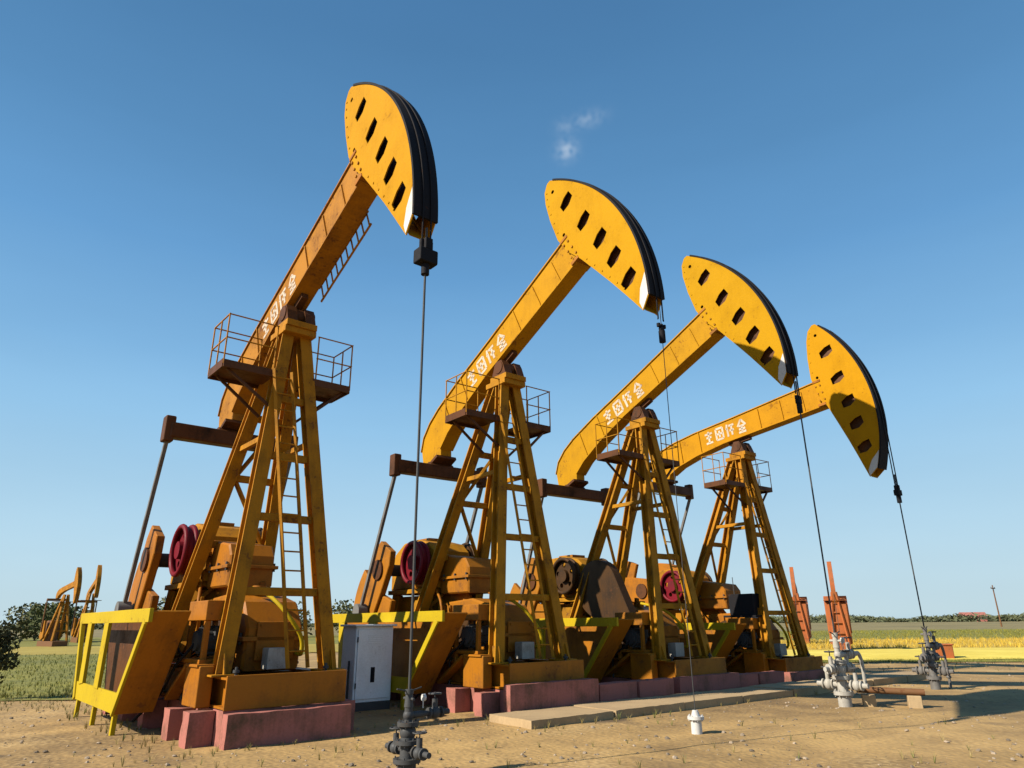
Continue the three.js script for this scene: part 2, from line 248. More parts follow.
// ---------------------------------------------------------------- pumping units
const H = 7.098, V0 = 0.3, R = 4.52;
const arc = (r, a0, a1, n) => lin(a0, a1, n).map((a) => [r * Math.cos(a), r * Math.sin(a)]);
const HEAD_BACK = [[3.84, -2.05], [3.69, -1.43], [3.56, -0.92], [3.40, -0.36], [3.22, 0.25], [3.02, 0.75], [2.94, 1.25], [3.0, 1.9], [3.1, 2.42], [3.22, 2.72], [3.36, 2.84]];
const HEAD = [...arc(R, -0.425, 0.685, 30), [3.40, 2.865]].concat([...HEAD_BACK].reverse());
const SLOTS = [[3.42, 1.80], [3.545, 0.90], [3.66, 0.12], [3.715, -0.57], [3.745, -1.28]].map(([s, t]) => { const L = [0.38, 0.08], n = [-0.03, 0.17]; return [[s - 0.01, t - 0.08], [s + L[0] * 0.55, t + L[1] * 0.3 - 0.1], [s + L[0], t + L[1] - 0.05], [s + L[0] + n[0], t + L[1] + n[1]], [s + L[0] * 0.5 + n[0], t + n[1] + 0.05], [s + n[0], t + n[1] - 0.05]]; });
const hole = (x, y, r, n = 8) => Array.from({ length: n }, (_, k) => [x + r * Math.cos(k * 2 * Math.PI / n), y + r * Math.sin(k * 2 * Math.PI / n)]);
const BEAM = [[3.14, 1.1], [0.0, 1.0], [-1.6, 0.97], [-2.6, 0.9], [-3.1, 0.8], [-3.5, 0.62], [-3.75, 0.34], [-3.82, 0.0], [-3.8, -0.28], [-3.02, -0.28], [-2.95, -0.12], [-2.5, 0.05], [-1.66, 0.2], [-0.5, 0.3], [3.14, 0.34]];
const GLYPHS = [ // strokes x0,y0,x1,y1 in a unit square
  [[0.05, 0.8, 0.95, 0.8], [0.5, 1, 0.5, 0.05], [0.2, 0.5, 0.8, 0.5], [0.1, 0.05, 0.9, 0.05]],
  [[0.1, 0.95, 0.1, 0.05], [0.1, 0.95, 0.9, 0.95], [0.9, 0.95, 0.9, 0.05], [0.1, 0.5, 0.9, 0.5], [0.5, 0.75, 0.5, 0.2], [0.1, 0.05, 0.9, 0.05]],
  [[0.2, 1, 0.05, 0.6], [0.15, 0.75, 0.15, 0.0], [0.35, 0.85, 0.95, 0.85], [0.65, 0.85, 0.65, 0.05], [0.4, 0.45, 0.9, 0.45]],
  [[0.5, 1, 0.05, 0.5], [0.5, 1, 0.95, 0.5], [0.2, 0.5, 0.8, 0.5], [0.5, 0.5, 0.5, 0], [0.15, 0.25, 0.85, 0.25], [0.1, 0.0, 0.9, 0.0]],
];
const TINTS = [[1, 0.95, 1], [1, 1, 1], [0.95, 0.97, 1], [1, 0.94, 0.8]], baseM = M;
const tinted = (i) => Object.fromEntries(Object.entries(baseM).map(([k, m]) => { if (!['head', 'beam', 'frame', 'orange'].includes(k)) return [k, m]; const c = m.clone(); c.color.setRGB(...TINTS[i]); return [k, c]; }));
function makeUnit(i, label) {
  const M = tinted(i);
  const U = UNITS[i], th = U.th, c = Math.cos(th), s = Math.sin(th);
  const root = thing('pumping_unit', label, 'pumpjack', [U.p[0], V0 + U.dy, U.p[1]], -U.b, 'pumpjacks in a row');
  const P = (name, gs, mat, parent = root) => mesh(name, (Array.isArray(gs) ? gs : [gs]).map((g) => g.clone().translate(0, -V0, 0)), mat, parent);
  const B = (name, gs, mat, parent = root) => P(name, (Array.isArray(gs) ? gs : [gs]).map((g) => g.clone().rotateZ(th).translate(0, H, 0)), mat, parent);
  const bp = (a, b, w) => V(a * c - b * s, H + a * s + b * c, w);
  // skid
  const sk = P('base_skid', [hSection(V(-5.4, 0.52, 0.8), V(1.14, 0.52, 0.8), 0.24, 0.42, 0.03), hSection(V(-5.4, 0.52, -0.8), V(1.14, 0.52, -0.8), 0.24, 0.42, 0.03), bx(1.14, 1.18, 0.3, 0.76, -0.95, 0.93), bx(-5.46, -5.4, 0.31, 0.73, -0.95, 0.95)], M.orange);
  for (const u of [-4.6, -3.6, -2.75, -1.6, -0.4, 0.62]) P('cross_member', bar(V(u, 0.53, -0.785), V(u, 0.53, 0.785), 0.16, 0.34), M.orange, sk);
  for (const [u, w] of [[0.9, 0.7], [0.9, -0.7], [-0.8, 0.93], [-0.8, -0.93], [-2.2, 0.93], [-4.4, 0.93]]) P('anchor_bolt', [tube(V(u, 0.3, w * 1.02), V(u, 0.86, w * 1.02), 0.022, 6), disc(0, 0, -0.02, 0.02, 0.05, 6).rotateX(Math.PI / 2).translate(u, 0.8, w * 1.02)], M.darkSteel, sk);
  // tower
  const top = 6.72, foot = 0.735, legs = {};
  for (const [k, u0, u1] of [['f', 0.66, -0.02], ['r', -2.75, -0.26]]) for (const sd of [1, -1]) {
    const a = V(u0, foot, 0.86 * sd), b = V(u1, top, 0.165 * sd); legs[k + sd] = [a, b];
    const leg = P('leg', hSection(a, b, 0.22, 0.23, 0.03, V(1, 0, 0)), M.frame);
    P('foot_plate', [bx(u0 - 0.22, u0 + 0.22, 0.732, 0.762, 0.86 * sd - 0.2, 0.86 * sd + 0.2), plate([[u0 - 0.2, 0.762], [u0 + 0.2, 0.762], [u0 + 0.1, 1.05], [u0 - 0.1, 1.05]], 0.86 * sd - 0.012, 0.86 * sd + 0.012)], M.frame, leg);
  }
  const on = (k, v) => { const [a, b] = legs[k]; return a.clone().lerp(b, (v - foot) / (top - foot)); };
  for (const k of ['f', 'r']) for (const v of k === 'f' ? [1.96, 3.17, 4.26, 5.35] : [1.7, 2.9, 4.1, 5.2]) { const a = on(k + '1', v), b = on(k + '-1', v); a.z -= 0.1; b.z += 0.1; P('cross_bar', bar(a, b, 0.11, 0.13), M.frame); }
  for (const [v0, v1, f] of [[1.7, 2.9, 1], [2.9, 4.1, -1], [4.1, 5.2, 1]]) { const a = on('r1', f > 0 ? v0 : v1), b = on('r-1', f > 0 ? v1 : v0); a.z -= 0.1; b.z += 0.1; a.x -= 0.02; b.x -= 0.02; P('diagonal_brace', bar(a, b, 0.07, 0.07), M.frame); }
  for (const sd of [1, -1]) { const a = on('r' + sd, 4.6), b = on('f' + sd, 4.6); P('side_tie', bar(a.add(V(0.08, 0, 0)), b.add(V(-0.09, 0, 0)), 0.08, 0.1), M.frame); }
  P('saddle', [bx(-0.46, 0.26, 6.66, 6.78, -0.31, 0.31), bx(-0.3, 0.3, 6.78, 6.9, -0.3, 0.3)], M.frame);
  const brg = P('center_bearing', [disc(0, H, -0.3, 0.3, 0.15), plate([[-0.26, 6.9], [0.26, 6.9], [0.17, 7.14], [0.1, 7.26], [-0.1, 7.26], [-0.17, 7.14]], 0.08, 0.28), plate([[-0.26, 6.9], [0.26, 6.9], [0.17, 7.14], [0.1, 7.26], [-0.1, 7.26], [-0.17, 7.14]], -0.28, -0.08)], M.oilAndShade);
  B('bearing_block', bx(-0.4, 0.4, 0.16, 0.3, -0.07, 0.07), M.oilAndShade, brg);
  // ladder up the front of the tower
  const lad = new THREE.Group(); lad.name = 'ladder'; root.add(lad);
  const lp = (v, w) => { const q = on('f1', v); return V(q.x + 0.2, v, w + (v - 2) * 0.105); };
  for (const w of [-0.30, 0.03]) P('rail', bar(lp(0.8, w), lp(5.85, w), 0.04, 0.055), M.frame, lad);
  for (let v = 1.05; v < 5.8; v += 0.31) P('rung', tube(lp(v, -0.30), lp(v, 0.03), 0.014, 6), M.frame, lad);
  // platforms and railings, both sides of the tower top
  for (const sd of [1, -1]) {
    const a = -0.62, b = 0.16, w0 = 0.34 * sd, w1 = (sd > 0 ? 1.3 : 1.12) * sd, lo = Math.min(w0, w1), hi = Math.max(w0, w1), py = 5.78, pt = py + 0.95;
    const pl = P('platform', [bx(a, b, py, py + 0.03, lo, hi, 0.004), bx(a - 0.04, a, py - 0.06, py + 0.08, lo, hi, 0.004), bx(b, b + 0.04, py - 0.06, py + 0.08, lo, hi, 0.004), bx(a, b, py - 0.06, py + 0.1, w1 - 0.015, w1 + 0.015, 0.004)], M.oilAndShade);
    for (const u of [a + 0.15, b - 0.1]) P('bracket', bar(V(u, py - 0.03, w1 * 0.92), V(u < -0.2 ? -0.5 : 0.15, py - 0.65, 0.34 * sd), 0.05, 0.05), M.oilAndShade, pl);
    for (const u of [a - 0.02, (a + b) / 2, b + 0.02]) P('railing_post', tube(V(u, py, w1), V(u, pt, w1), 0.014, 6), M.frame, pl);
    for (const u of [a - 0.02, b + 0.02]) P('railing_post', tube(V(u, py, w0 * 1.2), V(u, pt, w0 * 1.2), 0.014, 6), M.frame, pl);
    for (const v of [py + 0.5, pt]) P('railing', [tube(V(a - 0.04, v, w1), V(b + 0.04, v, w1), 0.014, 6), tube(V(a - 0.02, v, w0 * 1.15), V(a - 0.02, v, w1), 0.014, 6), tube(V(b + 0.02, v, w0 * 1.15), V(b + 0.02, v, w1), 0.014, 6)], M.frame, pl);
  }
  // walking beam
  const BM = i === 0 ? M.wornBeam : M.beam, edge = [...BEAM]; const beam = B('walking_beam', plate(edge, -0.165, 0.165, [], 0.01), BM);
  const low = [[3.1, 0.34], [-0.5, 0.3], [-1.66, 0.2], [-2.5, 0.05], [-2.95, -0.12]], up = [[3.1, 1.1], [0, 1.0], [-1.6, 0.97], [-2.6, 0.9], [-3.1, 0.8], [-3.5, 0.62], [-3.75, 0.34]];
  const strip = (pts, off) => plate([...pts.map(([a, b]) => [a, b - 0.018 * 0 + off]), ...[...pts].reverse().map(([a, b]) => [a, b + off + 0.03])], -0.2, 0.2);
  B('flange', strip(low, -0.03), BM, beam); B('flange', strip(up, 0.0), BM, beam);
  for (const q of [-2.3, -1.45, 0.95, 1.75, 2.5]) for (const sd of [1, -1]) B('stiffener', bx(q, q + 0.022, q < -2 ? 0.13 : q < -1 ? 0.26 : 0.34, q < -2 ? 0.9 : 0.98, sd > 0 ? 0.165 : -0.2, sd > 0 ? 0.2 : -0.165, 0.002), BM, beam);
  GLYPHS.forEach((gl, k) => B('painted_mark', gl.map(([x0, y0, x1, y1]) => bar(V(-1.22 + k * 0.44 + x0 * 0.34, 0.44 + y0 * 0.42, 0.168), V(-1.22 + k * 0.44 + x1 * 0.34 + 0.001, 0.44 + y1 * 0.42, 0.168), 0.07, 0.008, V(0, 0, 1)).clone()), M.mark, beam));
  // horsehead: two pierced cheek plates, curved front plate, closing back plate
  const hh = new THREE.Group(); hh.name = 'horsehead'; root.add(hh);
  const hs = [...SLOTS, hole(3.42, 2.5, 0.05), hole(3.14, 1.2, 0.045)];
  for (const sd of [1, -1]) B('cheek_plate', plate(HEAD, sd > 0 ? 0.19 : -0.19, sd > 0 ? 0.21 : -0.17, hs), M.head, hh);
  const strips = (pts, t, w, mat, name) => { const gs = []; for (let k = 0; k < pts.length - 1; k++) { const a = pts[k], b = pts[k + 1], dx = b[0] - a[0], dy = b[1] - a[1], l = Math.hypot(dx, dy), nx = dy / l * t, ny = -dx / l * t; gs.push(plate([[a[0], a[1]], [b[0] + dx * 0.004, b[1] + dy * 0.004], [b[0] + nx, b[1] + ny], [a[0] + nx, a[1] + ny]], -w, w)); } return B(name, gs, mat, hh); };
  B('front_plate', plate([...arc(R + 0.035, -0.43, 0.66, 36), ...arc(R - 0.006, -0.43, 0.66, 36).reverse()], -0.2, 0.225), M.black, hh);
  strips([...HEAD_BACK].reverse().map(([a, b]) => [a + 0.03, b]), 0.012, 0.16, M.head, 'back_plate');
  B('slot_shade_liner', plate([...arc(R - 0.05, -0.4, 0.62, 20), ...[...HEAD_BACK].slice(1, -1).reverse().map(([a, b]) => [a + 0.06, b])], 0.055, 0.075), M.oilAndShade, hh);  // added dark plate, gives the cheek slots a shaded inside
  { const n = HEAD_BACK.length; for (let k = 0; k < n - 1; k++) for (const f of [0.25, 0.75]) { const a = HEAD_BACK[k], b = HEAD_BACK[k + 1], x = a[0] + (b[0] - a[0]) * f + 0.075, y = a[1] + (b[1] - a[1]) * f; if (y > 0.2 && y < 1.3) continue; if (k === 0 || k > n - 3) continue; B('rivet', disc(x, y, 0.208, 0.222, 0.02, 8), M.head, hh); } }
  for (const [x, y] of [[3.04, 0.5], [3.04, 0.72], [3.02, 0.95], [3.2, 0.5], [3.18, 0.72], [3.16, 0.95]]) B('bolt', disc(x, y, 0.208, 0.236, 0.028, 6), M.frame, hh);
  B('wire_stop', [bx(3.3, 3.62, 2.66, 2.76, -0.12, 0.12)], M.oilAndShade, hh);
  for (const sd of [1, -1]) B('tip_plate', plate([[3.85, -2.03], ...arc(R - 0.02, -0.425, -0.32, 4), [4.02, -1.62], [3.86, -1.86]], sd > 0 ? 0.212 : -0.198, sd > 0 ? 0.218 : -0.192), M.white, hh);
  B('hinge_lug', [bx(2.96, 3.2, 0.32, 0.4, -0.23, 0.23), bx(2.96, 3.2, 1.06, 1.13, -0.23, 0.23)], M.orange, hh);
  // ropes, carrier bar, polished rod
  const RR = R + 0.05, big = [1, 0.35, 0.5, 0.7][i], cv = 6.38 - R * (0.42 - th);
  for (const w of [0.07, -0.07]) { const pts = lin(0.6 + th, 0.0, 22).map((a) => V(RR * Math.cos(a), H + RR * Math.sin(a), w)); pts.push(V(RR, H - 0.4, w), V(RR, cv + 0.18, w * 1.1)); P('wire_rope', new THREE.TubeGeometry(new THREE.CatmullRomCurve3(pts, false, 'catmullrom', 0.0), 70, 0.014, 6), M.black); }
  const car = P('carrier_bar', [bx(RR - 0.1 * big, RR + 0.1 * big, cv - 0.1 * big, cv + 0.12 * big, -0.15 * big, 0.15 * big, 0.02), ...[0.077, -0.077].map((w) => tube(V(RR, cv + 0.1 * big, w), V(RR, cv + 0.28 * big, w), 0.035)), tube(V(RR, cv - 0.1 * big, 0), V(RR, cv - 0.26, 0), 0.06, 10)], M.black);
  P('rod_clamp', [bx(RR - 0.09 * big, RR + 0.09 * big, cv + 0.12 * big, cv + 0.3 * big, -0.06 * big, 0.06 * big, 0.012)], M.black, car);
  P('polished_rod', tube(V(RR, [0.72, 0.28, 1.2, 1.2][i] - U.dy - V0 * 0, 0), V(RR, cv + 0.5, 0), i === 1 ? 0.007 : 0.017, 8), M.darkSteel);
  // equalizer and pitmans, crank linkage solved for this beam angle
  const T = bp(-3.4, -0.47, 0), C = V(-3.75, 2.72, 0), cr = 1.08;
  const dx = T.x - C.x, dy = T.y - C.y, L = i < 3 ? Math.hypot(dx, dy) + cr - 0.008 : 3.72, D = Math.min(Math.hypot(dx, dy), L + cr - 0.01), base = Math.atan2(dy, dx), co = Math.max(-1, Math.min(1, (cr * cr + D * D - L * L) / (2 * cr * D))), ca = base + Math.acos(co);
  const pin = V(C.x + cr * Math.cos(ca), C.y + cr * Math.sin(ca), 0);
  const eq = P('equalizer', [bar(V(T.x, T.y - 0.05, -1.3), V(T.x, T.y - 0.05, 1.3), 0.3, 0.32), ...[1, -1].map((q) => bx(T.x - 0.13, T.x + 0.13, T.y - 0.3, T.y + 0.24, 1.31 * q - 0.1, 1.31 * q + 0.1, 0.03))], M.oilAndShade);
  B('tail_bearing', [bx(-3.78, -3.02, -0.36, -0.28, -0.3, 0.3), disc(-3.4, -0.42, -0.34, 0.34, 0.14, 20)], M.oilAndShade, eq);
  for (const q of [1, -1]) {
    P('pitman_arm', [bar(V(T.x, T.y - 0.28, 1.31 * q), V(pin.x, pin.y, 1.31 * q), 0.075, 0.09), disc(pin.x, pin.y, 1.31 * q - 0.12, 1.31 * q + 0.12, 0.17, 18)], M.steel);
    const ck = new THREE.Group(); ck.name = 'crank'; root.add(ck);
    const place = (g) => g.rotateZ(ca).translate(C.x, C.y, 0);
    const z0 = q > 0 ? 0.98 : -1.14, z1 = z0 + 0.16;
    P('crank_arm', place(plate([[-0.62, -0.3], [-0.3, -0.42], [0.4, -0.4], [1.9, -0.26], [1.9, 0.26], [0.4, 0.4], [-0.3, 0.42], [-0.62, 0.3]], z0, z1, [], 0.015)), M.orange, ck);
    for (const f of [1, -1]) { const pts = []; for (let k = 0; k <= 14; k++) { const a = -0.15 + (Math.PI / 2 + 0.15) * k / 14; pts.push([0.55 + 1.2 * Math.sin(a * 0.93), f * (0.3 + 0.62 * Math.cos(a - 0.35))]); } pts.push([0.45, f * 0.27]); P('counterweight', place(plate(f > 0 ? [[1.72, 0.27], ...pts.slice(0, -1).reverse(), [0.5, 0.27]] : [[1.72, -0.27], ...pts.slice(0, -1).reverse(), [0.5, -0.27]], q > 0 ? z0 - 0.06 : z0 - 0.2, q > 0 ? z1 + 0.2 - 0.28 : z1 + 0.06, [], 0.02)), M.orange, ck); }
    P('hub', disc(C.x, C.y, Math.min(z0, z0) - 0.05, z1 + 0.05, 0.24, 20), M.oilAndShade, ck);
  }
  // gear reducer on its pedestal
  P('pedestal', [bar(V(-4.15, 0.74, 0.55), V(-3.95, 2.15, 0.45), 0.2, 0.2), bar(V(-4.15, 0.74, -0.55), V(-3.95, 2.15, -0.45), 0.2, 0.2), bar(V(-2.3, 0.74, 0.55), V(-2.5, 2.15, 0.45), 0.2, 0.2), bar(V(-2.3, 0.74, -0.55), V(-2.5, 2.15, -0.45), 0.2, 0.2), bx(-4.2, -2.2, 2.15, 2.25, -0.6, 0.6), bx(-4.0, -2.45, 0.76, 2.1, -0.38, 0.38)], M.frame);
  const gb = P('gear_reducer', [plate([[-4.25, 2.25], [-2.1, 2.25], [-2.1, 2.6], [-2.2, 3.1], [-2.45, 3.3], [-3.0, 3.42], [-3.7, 3.38], [-4.1, 3.15], [-4.25, 2.75]], -0.5, 0.5, [], 0.04), bx(-4.35, -2.0, 2.7, 2.78, -0.58, 0.58)], M.frame);
  P('shaft', disc(C.x, C.y, -0.98, 0.98, 0.14, 18), M.darkSteel, gb);
  for (const u of [-4.2, -3.9, -3.1, -2.6, -2.15]) P('bolt', tube(V(u, 2.66, 0.54), V(u, 2.84, 0.54), 0.03, 6), M.darkSteel, gb);
  P('lifting_cover', [bx(-3.5, -2.9, 3.38, 3.47, -0.25, 0.25)], M.orange, gb);
  const SM = i === 2 ? M.greasy : M.red, sv = 2.84;
  const sh = P('drive_sheave', [disc(-2.7, sv, 0.6, 0.86, 0.17, 20), new THREE.TorusGeometry(0.46, 0.05, 8, 40).translate(-2.7, sv, 0.82), new THREE.TorusGeometry(0.46, 0.05, 8, 40).translate(-2.7, sv, 0.64), new THREE.CylinderGeometry(0.46, 0.46, 0.2, 40, 1, true).rotateX(Math.PI / 2).translate(-2.7, sv, 0.73)], SM);
  P('web', plate(hole(-2.7, sv, 0.45, 36), 0.71, 0.75, [0, 1, 2, 3, 4].map((k) => hole(-2.7 + 0.3 * Math.cos(k * 1.257 + 0.4), sv + 0.3 * Math.sin(k * 1.257 + 0.4), 0.07, 10))), SM, sh);
  // belt guard and motor on its stand beside the front leg
  const gp = []; { const c1 = [-1.5, 2.45], r1 = 0.74, c2 = [-0.6, 1.5], r2 = 0.36, ang = Math.atan2(c2[1] - c1[1], c2[0] - c1[0]), of = Math.acos((r1 - r2) / Math.hypot(c2[0] - c1[0], c2[1] - c1[1])); for (const a of lin(ang + of, ang + 2 * Math.PI - of, 22)) gp.push([c1[0] + r1 * Math.cos(a), c1[1] + r1 * Math.sin(a)]); for (const a of lin(ang - of, ang + of, 12)) gp.push([c2[0] + r2 * Math.cos(a), c2[1] + r2 * Math.sin(a)]); }
  const bg = i !== 2 ? P('second_stage', [plate([[-2.08, 2.1], [-0.95, 2.1], [-0.95, 2.65], [-1.1, 2.85], [-2.08, 3.0]], -0.42, 0.4, [], 0.03), bx(-2.08, -0.88, 2.42, 2.48, -0.48, 0.46)], M.orange) : P('belt_guard', plate(gp, 0.42, 0.72, [], 0.02), M.greasy);
  P('strap', [bar(V(-1.2, 0.74, 0.57), V(-1.2, 1.75, 0.57), 0.06, 0.06), bar(V(-2.0, 0.74, 0.5), V(-1.9, 1.95, 0.5), 0.06, 0.06)], M.frame, bg);
  const st = P('motor_stand', [bx(-0.5, 0.4, 1.52, 1.82, 0.62, 1.1, 0.015), ...[[-0.44, 0.68], [0.33, 0.68], [-0.44, 1.04], [0.33, 1.04]].map(([u, w]) => bar(V(u, 0.735, w), V(u, 1.52, w), 0.08, 0.08)), bx(-0.52, 0.42, 0.9, 0.96, 0.6, 1.12)], M.orange);
  P('foot_box', [bx(0.0, 0.66, 0.31, 0.88, 0.955, 1.17, 0.02), bx(0.04, 0.62, 0.86, 0.9, 0.94, 1.2)], M.orange, st);
  P('gusset', bar(V(-0.9, 0.34, 1.08), V(-0.03, 0.86, 1.08), 0.2, 0.06), M.orange, st);
  const mo = P('motor', [disc(-0.06, 1.22, 0.66, 1.02, 0.2, 24), disc(-0.06, 1.22, 1.02, 1.08, 0.15, 24), ...Array.from({ length: 12 }, (_, k) => { const a = k * Math.PI / 6; return bx(0.18, 0.225, -0.008, 0.008, 0.7, 1.0, 0.001).rotateZ(a).translate(-0.06, 1.22, 0); })], M.darkSteel);
  P('terminal_box', bx(0.02, 0.2, 1.24, 1.42, 0.68, 0.86), M.darkSteel, mo);
  P('brake_lever', [bar(V(-1.0, 0.75, -0.2), V(-0.75, 1.75, -0.2), 0.04, 0.06), tube(V(-0.75, 1.75, -0.28), V(-0.75, 1.75, -0.12), 0.03, 8)], M.red);
  P('brake_rod', tube(V(-0.95, 1.0, -0.2), V(-3.0, 2.5, -0.62), 0.02, 6), M.darkSteel);
  P('brake_drum', [disc(-2.7, 2.93, -0.8, -0.62, 0.42, 28), new THREE.TorusGeometry(0.43, 0.035, 6, 28).translate(-2.7, 2.93, -0.71)], M.greasy);
  const eh = P('drive_housing', [plate([[-2.2, 0.75], [0.1, 0.75], [0.16, 1.4], [-0.15, 1.82], [-0.9, 1.98], [-2.2, 1.9]], -0.6, 0.36, [], 0.04), bx(-2.3, 0.2, 1.2, 1.27, -0.66, 0.42)], M.orange);
  for (let k = 0; k < 6; k++) P('cooling_fin', bx(-1.95 + k * 0.27, -1.9 + k * 0.27, 0.85, 1.85, 0.36, 0.42, 0.004), M.orange, eh);
  for (let k = 0; k < 5; k++) for (const w of [-0.62, 0.39]) P('flange_bolt', tube(V(-2.0 + k * 0.5, 1.15, w), V(-2.0 + k * 0.5, 1.33, w), 0.025, 6), M.darkSteel, eh);
  for (const [u, w] of [[-1.9, -0.44], [-1.45, -0.44], [-1.0, -0.44], [-1.9, 0.43], [-1.45, 0.43], [-1.0, 0.43]]) if (i !== 2) P('flange_bolt', tube(V(u, 2.38, w), V(u, 2.53, w), 0.022, 6), M.darkSteel, bg);
  for (const [w, q] of [[0.46, 0], [0.5, 0.18]]) P('cable', new THREE.TubeGeometry(new THREE.CatmullRomCurve3([V(-0.3 - q, 1.5, w), V(-0.7 - q, 1.15, w + 0.2), V(-1.3 - q, 0.95, w + 0.25), V(-2.2, 0.85 + q, w + 0.2), V(-2.9, 1.3, w + 0.1)]), 26, 0.016, 6), M.black);
  P('filler_cap', [disc(0, 0, 0, 0.12, 0.09, 14).rotateX(-Math.PI / 2).translate(-0.7, 1.95, -0.1), disc(0, 0, 0.12, 0.16, 0.12, 14).rotateX(-Math.PI / 2).translate(-0.7, 1.95, -0.1)], M.orange, eh);
  P('flywheel', [disc(-0.95, 1.32, 0.43, 0.52, 0.44, 28), disc(-0.95, 1.32, 0.52, 0.6, 0.12, 16)], M.greasy, eh);
  P('front_cover', [bx(0.16, 0.2, 0.9, 1.5, -0.45, 0.2, 0.02), ...[[-0.38, 0.96], [-0.38, 1.44], [0.13, 0.96], [0.13, 1.44]].map(([w, v]) => disc(0, 0, 0.0, 0.02, 0.025, 6).rotateY(Math.PI / 2).translate(0.2, v, w))], M.orange, eh);
  P('pipe', new THREE.TubeGeometry(new THREE.CatmullRomCurve3([V(0.18, 1.0, -0.5), V(0.4, 1.0, -0.5), V(0.45, 1.25, -0.45), V(0.42, 1.6, -0.2), V(0.1, 1.9, 0.0), V(-0.5, 2.05, 0.1)]), 30, 0.035, 8), M.guard, eh);
  P('pipe', new THREE.TubeGeometry(new THREE.CatmullRomCurve3([V(-2.1, 2.2, 0.5), V(-1.7, 1.9, 0.62), V(-1.6, 1.4, 0.66), V(-1.9, 1.0, 0.7), V(-2.6, 0.9, 0.72)]), 30, 0.03, 8), M.orange, eh);
  P('junction_box', [bx(0.3, 0.55, 0.78, 1.1, -0.2, 0.12, 0.015)], M.paleSteel);
  P('oil_pan', [bx(-2.2, -1.1, 0.74, 0.98, -0.5, 0.3, 0.03)], M.oilAndShade);
  P('conduit', new THREE.TubeGeometry(new THREE.CatmullRomCurve3([V(-0.1, 1.3, 0.98), V(-0.1, 1.1, 1.12), V(-0.45, 0.85, 1.2), V(-0.9, 0.42, 1.25), V(-1.3, 0.0, 1.5)]), 24, 0.022, 6), M.black);
  for (const [u, w] of [[-1.6, 0.2], [-1.2, -0.35]]) P('strut', bar(V(u, 0.74, w), V(u + 0.25, 2.2, w * 0.7), 0.09, 0.12), M.orange);
  P('tie_plate', plate([[-2.35, 1.5], [-1.15, 1.5], [-1.0, 1.75], [-1.3, 2.1], [-2.3, 2.15]], 0.1, 0.16), M.orange);
  if (i === 3) { const bb = P('breaker_box', [bx(-0.42, 0.42, 1.9, 2.5, 0.55, 1.0, 0.02), bx(-0.62, 0.5, 1.84, 1.9, 0.48, 1.06)], M.black); P('antenna', tube(V(-0.35, 2.5, 0.78), V(-0.36, 3.0, 0.78), 0.012, 6), M.darkSteel, bb); }
  if (i === 0) { // inspection ladder hung along the far side of the beam
    const il = new THREE.Group(); il.name = 'inspection_ladder'; root.add(il);
    for (const t of [0.12, 0.5]) B('rail', bar(V(0.45, t, -0.3), V(2.5, t, -0.3), 0.03, 0.04), M.frame, il);
    for (let q = 0.55; q < 2.5; q += 0.21) B('rung', bar(V(q, 0.1, -0.3), V(q, 0.52, -0.3), 0.025, 0.025), M.frame, il);
  }
  return root;
}
makeUnit(0, 'yellow pumpjack with head raised highest, dark block hanging just under it');
makeUnit(1, 'yellow pumpjack standing beside the pale blue cabinet, no valve tree below its rope');
makeUnit(2, 'yellow pumpjack between the one by the cabinet and the one with lowered head');
makeUnit(3, 'yellow pumpjack with the lowest, half shadowed head and a black box above its motor');

// concrete with uneven faces and knocked edges
function roughBox(x0, x1, y0, y1, z0, z1, k = 0.012, step = 0.12) {
  const sx = x1 - x0, sy = y1 - y0, sz = z1 - z0, n = (l) => Math.max(2, Math.min(60, Math.round(l / step))), g = new THREE.BoxGeometry(sx, sy, sz, n(sx), n(sy), n(sz)), p = g.attributes.position, off = rnd() * 50;
  for (let i = 0; i < p.count; i++) {
    const x = p.getX(i), y = p.getY(i), z = p.getZ(i), ex = Math.abs(x) > sx / 2 - 1e-4, ey = Math.abs(y) > sy / 2 - 1e-4, ez = Math.abs(z) > sz / 2 - 1e-4, c = ex + ey + ez;
    const q = k * (0.35 + fbm(x * 3 + off, y * 3, z * 3, 3)) + (c > 1 ? k * 1.3 * Math.max(0, 0.25 + 1.6 * fbm(x * 5 + off, y * 5 + 9, z * 5, 3)) : 0);
    p.setXYZ(i, ex ? x - Math.sign(x) * q : x, ey ? y - Math.sign(y) * q : y, ez ? z - Math.sign(z) * q : z);
  }
  g.computeVertexNormals(); return g.translate((x0 + x1) / 2, (y0 + y1) / 2, (z0 + z1) / 2);
}
// red painted foundations
const FL = ['red painted concrete foundation of the pumpjack with the dark hanging block', 'red painted concrete foundation under the pumpjack beside the cabinet', 'red painted concrete foundation of the pumpjack next to the one with lowered head', 'red painted concrete foundation under the pumpjack with lowered head'];
UNITS.forEach((U, i) => {
  const hgtF = V0 + U.dy, f = thing('foundation', FL[i], 'foundation', [U.p[0], 0, U.p[1]], -U.b, 'red pumpjack foundations');
  mesh('body', roughBox(-5.55, 1.16, -0.1, hgtF + 0.004, -0.93, 0.93), M.foundation, f);
  mesh('front_beam', roughBox(1.2, 1.42, -0.1, hgtF + [-0.02, 0.12, 0.12, 0.12][i], i ? -1.12 : -0.95, i ? 1.12 : 0.95), M.foundation, f);
  for (const u of [0.72, -0.22, -1.7, -3.1, -4.5]) for (const q of [1, -1]) mesh('pier', roughBox(u - 0.16, u + 0.16, -0.1, hgtF - 0.02 + rr(-0.02, 0.012), q > 0 ? 0.93 : -1.3, q > 0 ? 1.3 : -0.93), M.foundation, f);
});

